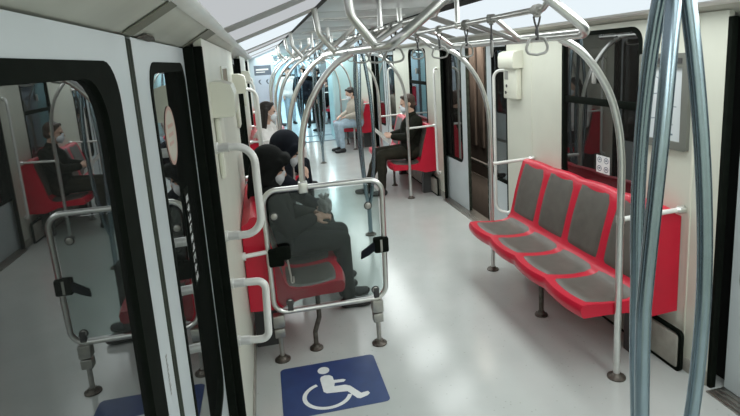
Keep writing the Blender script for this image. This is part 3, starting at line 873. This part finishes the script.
for q in range(2):
    o1 = dup(bR, NXT + BAY * q, 'blurred red bench in the next car, right side', 'benches in the next car, right')
    o1 = dup(bL2, NXT - BAY + BAY * q, 'blurred red bench in the next car, left side', 'benches in the next car, left')
    dup(rfR, NXT + BAY * q, 'overhead handrail frame in the next car, right side', 'handrail frames in the next car, right')
    dup(rfL, NXT + BAY * q, 'overhead handrail frame in the next car, left side', 'handrail frames in the next car, left')
    for g in (gp1, gp2): dup(g, NXT + BAY * q, 'thin distant arched pole in the next car, right side', 'arched poles in the next car, right')
    for g in (gl3, gl4): dup(g, NXT - BAY + BAY * q, 'thin distant arched pole in the next car, left side', 'arched poles in the next car, left')
    c = dup(t1, 14.68 + BAY * q - 1.142, 'distant three-branched pole in the next car', 'three-branched poles in the next car'); c.location.x = 1.0

# rear end wall behind the camera
st('wall_back', box(B(), (-.34, YB - .05, 0), (2.34, YB, 2.3)), 'cream')

# station side seen through the half-open door
XO = 2.78
bm = B(); box(bm, (XO, 2.0, -.9), (XO + .1, 12, 2.6)); st('wall_outside', bm, 'brown_dark')
bm = B()
for i in range(26): box(bm, (XO - .03, 4.3 + i * .26, .62), (XO, 4.3 + i * .26 + .15, 2.5), .004)
st('trim_%d' % k, bm, 'brown'); k += 1
bm = B(); box(bm, (XO - .035, 4.0, -.9), (XO, 11.8, .22), .004); st('trim_%d' % k, bm, 'brown_light'); k += 1
bm = B(); box(bm, (XO - .07, 4.0, .40), (XO - .03, 11.8, .44), .006); st('trim_%d' % k, bm, 'dull_steel'); k += 1

# ------------------------------------------------------------------ people
def cap_bm(bm, p0, p1, r0, r1, n=14):
    p0, p1 = Vector(p0), Vector(p1); d = p1 - p0; L = d.length
    if L < 1e-6: return ell_bm(bm, p0, (r0, r0, r0))
    d.normalize(); u = d.orthogonal().normalized(); w = d.cross(u); rings = []
    prof_ = [(r0 * math.sin(a), -r0 * math.cos(a)) for a in (.25, .7, 1.15)] + [(r0, 0), (r1, L)] + [(r1 * math.cos(a), L + r1 * math.sin(a)) for a in (.42, .87, 1.32)]
    for r, h in prof_: rings.append([bm.verts.new(p0 + d * h + (u * math.cos(2 * PI * k_ / n) + w * math.sin(2 * PI * k_ / n)) * r) for k_ in range(n)])
    for i in range(len(rings) - 1):
        for k_ in range(n): bm.faces.new((rings[i][k_], rings[i][(k_ + 1) % n], rings[i + 1][(k_ + 1) % n], rings[i + 1][k_]))
    bm.faces.new(rings[0][::-1]); bm.faces.new(rings[-1])
def ell_bm(bm, c, rad, rot=None):
    r = bmesh.ops.create_uvsphere(bm, u_segments=20, v_segments=12, radius=1.)
    mtx = Matrix.Translation(Vector(c)) @ (rot.to_4x4() if rot else Matrix.Identity(4)) @ Matrix.Diagonal((*rad, 1))
    for v in r['verts']: v.co = mtx @ v.co
def organic(name, parts, m, parent, voxel=.009, smooth=4):
    bm = B()
    for p in parts:
        if p[0] == 'c': cap_bm(bm, *p[1:])
        else: ell_bm(bm, *p[1:])
    bmesh.ops.recalc_face_normals(bm, faces=bm.faces[:])
    me = bpy.data.meshes.new('t'); bm.to_mesh(me); bm.free()
    t = bpy.data.objects.new('t', me); COL.objects.link(t)
    r = t.modifiers.new('r', 'REMESH'); r.mode = 'VOXEL'; r.voxel_size = voxel; r.use_smooth_shade = True
    if smooth: s_ = t.modifiers.new('s', 'SMOOTH'); s_.iterations = smooth; s_.factor = .5
    dg = bpy.context.evaluated_depsgraph_get()
    me2 = bpy.data.meshes.new_from_object(t.evaluated_get(dg))
    bpy.data.objects.remove(t); bpy.data.meshes.remove(me)
    me2.name = name; me2.materials.clear(); me2.materials.append(M[m])
    for p in me2.polygons: p.use_smooth = True
    return link(bpy.data.objects.new(name, me2), parent)

def hand_parts(wr, d, nrm, curl=.9, k_=1.0):
    """palm and five separate fingers; d = direction of the hand, nrm = back of the hand"""
    wr, d, nrm = Vector(wr), Vector(d).normalized(), Vector(nrm).normalized()
    nrm = (nrm - d * nrm.dot(d)).normalized(); side = d.cross(nrm)
    P = [('c', wr - d * .01, wr + d * .03, .024 * k_, .026 * k_)]
    for q in (-.024, -.008, .008, .024): P.append(('c', wr + d * .02 + side * q * .7, wr + d * .082 * k_ + side * q, .0145 * k_, .0125 * k_))
    for q, L in zip((-.0265, -.009, .009, .026), (.062, .078, .082, .07)):
        p = wr + d * .085 * k_ + side * q * 1.05; a = curl * .45; dd = d * math.cos(a) - nrm * math.sin(a)
        for f, r0, r1 in ((.46, .0092, .0085), (.31, .0085, .0078), (.23, .0078, .0068)):
            e = p + dd * L * f * k_; P.append(('c', p, e, r0 * k_, r1 * k_)); p = e
            a += curl * .55; dd = d * math.cos(a) - nrm * math.sin(a)
    p = wr + d * .025 + side * .028; dd = (d * .75 + side * .6 - nrm * .35).normalized()
    e = p + dd * .042 * k_; P.append(('c', p, e, .0125 * k_, .0105 * k_)); P.append(('c', e, e + (d * .9 + side * .1 - nrm * .35).normalized() * .034 * k_, .010 * k_, .008 * k_))
    return P

def head_frame(yaw, pitch, roll=0):
    return Matrix.Rotation(yaw, 3, 'Z') @ Matrix.Rotation(pitch, 3, 'Y') @ Matrix.Rotation(roll, 3, 'X')

def person(label, loc, rz, J, mats, hv=.008, cv=.011, hair='short', hood=False, mask='mask', group=None, shoes='shoe'):
    """J: joints in the person's own frame (x forward, y to their left, z up from the floor)"""
    r = empty('person', loc, rz, label, 'person', group)
    V = {k_: Vector(v) for k_, v in J.items() if isinstance(v, tuple) and len(v) == 3 and not isinstance(v[0], tuple)}
    R3 = head_frame(J.get('hyaw', 0), J.get('hpitch', 0)); hc = V['head']
    H = lambda x, y, z: hc + R3 @ Vector((x, y, z))
    hd = [('e', H(-.012, 0, .03), (.098, .077, .092), R3), ('e', H(.022, 0, -.035), (.072, .062, .085), R3), ('c', H(.06, 0, -.09), H(.03, 0, -.085), .028, .045),
          ('c', H(.088, 0, .005), H(.106, 0, -.028), .011, .015), ('c', H(.088, -.012, -.07), H(.088, .012, -.07), .012, .012),
          ('c', H(.078, -.03, .022), H(.078, .03, .022), .014, .014)]
    for q in (-1, 1): hd.append(('e', H(-.01, q * .078, -.005), (.022, .009, .032), R3))
    body = hd + [('c', V['neck'] - Vector((0, 0, .03)), H(-.02, 0, -.06), .055, .052)]
    body += [('c', V['pelvis'], V['chest'], .10, .12), ('c', V['chest'], V['neck'], .11, .05)]
    for sd in 'LR':
        body += [('c', V['chest'] * .3 + V['sho' + sd] * .7, V['sho' + sd], .06, .05), ('c', V['sho' + sd], V['elb' + sd], .045, .036), ('c', V['elb' + sd], V['wri' + sd], .036, .025)]
        q = 1 if sd == 'L' else -1
        hip = V['pelvis'] + Vector((0, q * .09, -.0)) if 'hip' + sd not in V else V['hip' + sd]
        V['hip' + sd] = hip
        body += [('c', hip, V['kne' + sd], .07, .05), ('c', V['kne' + sd], V['ank' + sd], .048, .035)]
        hdv = J.get('hand' + sd); d = Vector(hdv[0]) if hdv else (V['wri' + sd] - V['elb' + sd]); nn = Vector(hdv[1]) if hdv else Vector((0, 0, 1))
        body += hand_parts(V['wri' + sd], d, nn, hdv[2] if hdv else 1.0)
    organic('body', body, mats[0], r, hv, 2)
    # jacket
    jk = [('c', V['pelvis'] + Vector((0, 0, .0)), V['chest'], .155, .165), ('c', V['pelvis'] + Vector((.03, -.07, .02)), V['pelvis'] + Vector((.03, .07, .02)), .135, .135),
          ('c', V['shoL'], V['shoR'], .078, .078), ('c', V['chest'] + Vector((0, -.08, 0)), V['chest'] + Vector((0, .08, 0)), .125, .125), ('c', V['chest'], V['neck'] - Vector((0, 0, .03)), .12, .075)]
    for sd in 'LR':
        w = V['wri' + sd]; e = V['elb' + sd]
        mid = (e + V['sho' + sd]) / 2
        jk += [('c', V['sho' + sd], e, .078, .064), ('c', e, w - (w - e).normalized() * .015, .064, .045), ('e', mid, (.072, .072, .06), None)]
    jk += [('c', V['pelvis'] + Vector((.02, 0, .10)), V['chest'] + Vector((.05, 0, -.06)), .13, .12)]
    organic('jacket', jk, mats[1], r, cv, 3)
    tr = [('c', V['hipL'], V['hipR'], .115, .115), ('e', V['pelvis'], (.13, .16, .105), None)]
    for sd in 'LR':
        kn, an = V['kne' + sd], V['ank' + sd]
        tr += [('c', V['hip' + sd], kn, .098, .074), ('c', kn, an + (kn - an).normalized() * .03, .072, .054), ('e', (kn + an) / 2 - Vector((.01, 0, -.03)), (.066, .06, .10), None)]
    organic('trousers', tr, mats[2], r, cv, 3)
    for sd in 'LR':
        a = V['ank' + sd]; f = Vector(J.get('foot' + sd, (1, 0, 0)))
        f = Vector((f.x, f.y, 0)).normalized()
        g = Vector((a.x, a.y, .0))
        organic('shoe', [('c', g + Vector((0, 0, .042)) - f * .03, g + Vector((0, 0, .036)) + f * .15, .042, .034), ('c', g + Vector((0, 0, .06)), a, .044, .046), ('e', g + f * .10 + Vector((0, 0, .03)), (.075, .044, .032), head_frame(math.atan2(f.y, f.x), 0))], shoes, r, .009, 2)
    # head details
    if hood:
        hp = [('e', H(-.035, 0, .04), (.125, .118, .122), R3), ('c', H(-.05, 0, -.05), V['neck'] - Vector((.03, 0, .06)), .105, .13), ('c', H(.075, -.05, .085), H(.075, .05, .085), .045, .045),
              ('c', H(.05, -.088, .06), H(-.02, -.085, -.10), .034, .05), ('c', H(.05, .088, .06), H(-.02, .085, -.10), .034, .05)]
        organic('hood', hp, mats[1], r, .009, 3)
    else:
        hp = [('e', H(-.026, 0, .045), (.100, .087, .090), R3), ('e', H(-.055, 0, -.01), (.066, .078, .075), R3)]
        for q in (-1, 1): hp.append(('c', H(.045, q * .03, .098), H(-.02, q * .07, .07), .024, .026))
        if hair == 'long':
            for q in (-1, 1): hp += [('c', H(-.02, q * .072, .03), H(-.03, q * .080, -.20), .034, .026), ('c', H(-.07, q * .04, .0), H(-.07, q * .05, -.24), .05, .04)]
        organic('hair', hp, mats[3], r, .008, 1)
    if mask:
        organic('face_mask', [('e', H(.062, 0, -.062), (.052, .062, .052), R3), ('c', H(.085, 0, -.02), H(.075, 0, -.095), .028, .03)], mask, r, .007, 2)
        bm = B()
        for q in (-1, 1): tube(bm, [H(.05, q * .066, -.05), H(.02, q * .079, -.03), H(-.01, q * .084, .0)], .0022, 6)
        obj('ear_loop', bm, mask, r)
    for q in (-1, 1): organic('eye', [('e', H(.082, q * .031, .004), (.010, .014, .008), R3)], 'eye', r, .003, 0)
    return r

SIT = dict(pelvis=(-.02, 0, .57), chest=(-.04, 0, .90), neck=(-.02, 0, 1.06), head=(.03, 0, 1.20), shoL=(-.04, .18, 1.0), shoR=(-.04, -.18, 1.0),
           elbL=(.06, .24, .76), elbR=(.06, -.24, .76), wriL=(.27, .13, .72), wriR=(.27, -.13, .72), kneL=(.42, .11, .56), kneR=(.42, -.11, .56),
           ankL=(.47, .10, .09), ankR=(.45, -.10, .09))
def J_(**kw): d = dict(SIT); d.update(kw); return d

# hooded man behind the glass screen (faces the aisle)
p1 = person('hunched person in a dark hooded coat and grey mask seated behind the glass screen', (-.02, 3.84, 0), math.radians(-2),
  J_(pelvis=(.03, 0, .575), chest=(.0, 0, .86), neck=(.0, 0, 1.0), head=(.035, -.01, 1.14), hpitch=.34, hyaw=-.06, shoL=(-.0, .20, .95), shoR=(.0, -.20, .95), elbL=(.13, .23, .74), elbR=(.13, -.24, .73),
     wriL=(.31, .05, .745), wriR=(.30, -.08, .745), handL=((1, -.25, .15), (0, .5, .8), 1.1), handR=((1, .2, .15), (0, -.5, .8), 1.1),
     kneL=(.50, .13, .56), kneR=(.49, -.08, .56), ankL=(.53, .14, .09), ankR=(.52, -.05, .09)),
  ('skin', 'coat', 'trouser', 'hair'), hood=True, mask='maskg', hv=.007, cv=.010)
o = empty('plastic_bag', (.375, 3.82, .80), label='crumpled grey bag held in the hands of the hooded person', cat='bag')
bm = B(); r_ = bmesh.ops.create_icosphere(bm, subdivisions=4, radius=1.)
for v in bm.verts:
    n_ = math.sin(v.co.x * 7 + v.co.y * 5) * .10 + math.sin(v.co.z * 9 - v.co.y * 6) * .10 + math.sin(v.co.x * 15 + v.co.z * 13) * .05
    v.co *= 1 + n_; v.co = Vector((v.co.x * .05, v.co.y * .055, v.co.z * .058 + (.02 if v.co.z > 0 else 0)))
obj('bag_body', bm, 'greycloth', o, 180)
bm = B(); 
for q in range(7): tube(bm, fillet([(0, 0, .04), (.012 * math.cos(q), .012 * math.sin(q), .065), (.035 * math.cos(q), .035 * math.sin(q), .10)], .01), [.010] * 0 or .009, 7)
obj('bag_neck', bm, 'greycloth', o, 180)

# second passenger on the same bench, leaning forward with a raised hand
p5 = person('person in a dark jacket seated beyond the hooded passenger, one hand raised to the pole', (.0, 4.245, 0), math.radians(-2),
  J_(pelvis=(.02, 0, .575), chest=(.03, 0, .88), neck=(.09, 0, 1.05), head=(.155, .0, 1.185), hpitch=.45, hyaw=-.1, shoL=(.05, .19, 1.0), shoR=(.06, -.17, 1.0), elbL=(.18, .23, .78), elbR=(.21, -.22, .88),
     wriL=(.36, .10, .68), wriR=(.255, -.08, .955), handR=((.3, .5, .6), (.6, -.6, .2), 1.2)),
  ('skin2', 'navy', 'trouser', 'hair'), hood=True, mask='maskg', hv=.008)

# man reading a newspaper on the second right-hand bench (faces left)
p2 = person('man in a dark jacket and white mask reading a newspaper on the right-hand bench', (1.97, 6.98, 0), math.radians(180 - 8),
  J_(pelvis=(.02, 0, .58), chest=(.0, 0, .90), neck=(.0, 0, 1.09), head=(.055, 0, 1.225), hpitch=.16, hyaw=.12, elbL=(.10, .25, .80), elbR=(.10, -.25, .80),
     wriL=(.285, .10, .80), wriR=(.285, -.10, .80), handL=((1, -.3, .25), (.1, .8, .5), 1.3), handR=((1, .3, .25), (.1, -.8, .5), 1.3),
     kneL=(.45, .13, .565), kneR=(.48, -.10, .565), ankL=(.47, .14, .09), ankR=(.66, -.06, .09)),
  ('skin2', 'coat2', 'olive_tr', 'hair2'), hv=.008)
o = empty('newspaper', (1.60, 6.97, .80), math.radians(172), label='folded newspaper held open by the man on the right-hand bench', cat='newspaper')
for q in (-1, 1):
    bm = B(); G = []
    for a in range(9):
        u = a / 8; row = []
        for b in range(7):
            v = b / 6
            row.append(bm.verts.new((-.04 + .20 * v, q * u * .16, -.05 + .20 * v - .05 * u * u + .006 * math.sin(u * 9 + v * 4))))
        G.append(row)
    for a in range(8):
        for b in range(6): bm.faces.new((G[a][b], G[a + 1][b], G[a + 1][b + 1], G[a][b + 1]))
    bmesh.ops.solidify(bm, geom=bm.faces[:], thickness=.004)
    obj('page', bm, 'news', o, 60)

# man with dark hair on the last right-hand bench, angled toward the aisle
p3 = person('man in beige jacket and pale jeans on the farthest right bench', (1.86, 10.86, 0), math.radians(196),
  J_(pelvis=(-.02, 0, .575), chest=(.01, 0, .90), neck=(.04, 0, 1.05), head=(.09, 0, 1.17), hpitch=.35, kneL=(.42, .12, .56), kneR=(.40, -.10, .56), ankL=(.40, .14, .09), ankR=(.36, -.12, .09)),
  ('skin2', 'beigecloth', 'jeans', 'hair'), hv=.011, cv=.013)

# woman in white on the second left-hand bench
p4 = person('woman with dark hair, white top and mask on the second left-hand bench', (.03, 6.95, 0), math.radians(-14),
  J_(neck=(-.02, 0, 1.10), head=(.03, 0, 1.275), hpitch=.1, hyaw=.1), ('skin2', 'whitecloth', 'navy', 'hair'), hair='long', hv=.010, cv=.012)
p6 = person('person in white jacket and trousers seated past the woman in white', (.05, 7.95, 0), math.radians(-6),
  J_(kneL=(.44, .14, .57), kneR=(.46, -.10, .57)), ('skin', 'whitecloth', 'whitecloth', 'hair'), hv=.011, cv=.013)

STAND = dict(pelvis=(0, 0, .92), chest=(-.01, 0, 1.25), neck=(0, 0, 1.44), head=(.03, 0, 1.585), shoL=(-.01, .19, 1.39), shoR=(-.01, -.19, 1.39), elbL=(.03, .25, 1.12), elbR=(.03, -.25, 1.12),
             wriL=(.12, .22, .90), wriR=(.12, -.22, .90), kneL=(.03, .1, .49), kneR=(.03, -.1, .49), ankL=(0, .1, .09), ankR=(0, -.1, .09))
def S_(**kw): d = dict(STAND); d.update(kw); return d
person('standing person in a black jacket at the right edge of the gangway', (1.47, 14.3, 0), math.radians(200), S_(elbR=(.22, -.16, 1.45), wriR=(.3, -.1, 1.68)), ('skin', 'coat', 'coat2', 'hair'), hv=.014, cv=.016)
person('standing person in navy clothes beyond the gangway, left of the black-jacketed one', (1.18, 15.4, 0), math.radians(250), S_(), ('skin2', 'navy', 'trouser', 'hair'), hv=.014, cv=.016)
person('distant standing person in white seen down the aisle of the next car', (.82, 16.6, 0), math.radians(-70), S_(), ('skin2', 'whitecloth', 'jeans', 'hair2'), hv=.014, cv=.016)
person('seated person in dark clothes on the left in the next car', (.02, 16.3, 0), 0, J_(), ('skin', 'navy', 'coat', 'hair'), hv=.014, cv=.016)
person('seated person in dark clothes on the right in the next car', (1.98, 16.4, 0), PI, J_(), ('skin', 'coat', 'coat', 'hair'), hv=.014, cv=.016)
person('standing person in brown clothes far down the next car', (1.0, 19.5, 0), math.radians(-80), S_(), ('skin', 'olive_tr', 'coat', 'hair'), hv=.016, cv=.018)

# ------------------------------------------------------------------ light: the lamps behind the diffusers, next car, added fills
def area(nm, loc, sx, sy, power, col, rot):
    l = bpy.data.lights.new(nm, 'AREA'); l.shape = 'RECTANGLE'; l.size = sx; l.size_y = sy; l.energy = power; l.color = col
    o = bpy.data.objects.new(nm, l); o.location = loc; o.rotation_euler = rot; COL.objects.link(o); return o
KP = 7.1
for s, segs in ((-1, LEFT), (1, RIGHT)):
    for a, b, kd in segs:
        if kd != 'on': continue
        L = b - a
        area('tube_lamp', (1 + s * .845, (a + b) / 2, 2.105), .5, L - .05, KP * L, (.95, 1.0, .97), (0, -s * math.radians(-20), 0))
for y in (.2, 2.0, 4.9, 7.0, 9.1, 11.2): area('centre_fill', (1, y, 2.235),   .5, .8, 3., (.96, 1., 1.), (0, 0, 0))  # added fill along the plain ceiling centre, no lamp fitted there
for s in (-1, 1): area('tube_lamp', (1 + s * .845, 20, 2.1), .5, 12, 170, (.74, .96, 1.), (0, s * math.radians(20), 0))
area('gangway_lamp', (1.0, YE + .45, 2.02), .9, .5, 12, (.74, .96, 1.), (0, 0, 0))
area('outside_fill', (2.52, 6.0, 2.3), .2, 4, 65, (1., .9, .78), (0, math.radians(-25), 0))  # unseen fill added outside the door to brighten the brown wall

w = bpy.data.worlds.new('tunnel'); sc.world = w; w.use_nodes = True
w.node_tree.nodes['Background'].inputs[0].default_value = (.02, .022, .025, 1); w.node_tree.nodes['Background'].inputs[1].default_value = .3

# ------------------------------------------------------------------ camera
yaw, pitch, roll = math.radians(11.2), math.radians(10.8), math.radians(-3.685)
f = Vector((math.sin(yaw) * math.cos(pitch), math.cos(yaw) * math.cos(pitch), -math.sin(pitch)))
rt = Vector((math.cos(yaw), -math.sin(yaw), 0)); up = rt.cross(f)
r2 = rt * math.cos(roll) + up * math.sin(roll); u2 = up * math.cos(roll) - rt * math.sin(roll)
cd = bpy.data.cameras.new('camera'); cam = bpy.data.objects.new('camera', cd); COL.objects.link(cam)
cam.matrix_world = Matrix(((r2.x, u2.x, -f.x, 0), (r2.y, u2.y, -f.y, 0), (r2.z, u2.z, -f.z, 1.87), (0, 0, 0, 1)))
cd.sensor_width = 36; cd.sensor_fit = 'HORIZONTAL'; cd.lens = 531 / 740 * 36
cd.shift_x = -2 / 740; cd.shift_y = -(208 - 159) / 740; cd.clip_start = .02
sc.camera = cam
sc.view_settings.view_transform = 'Standard'; sc.view_settings.look = 'None'; sc.view_settings.gamma = 1; sc.view_settings.exposure = 0
sc.cycles.max_bounces = 10; sc.cycles.transparent_max_bounces = 12
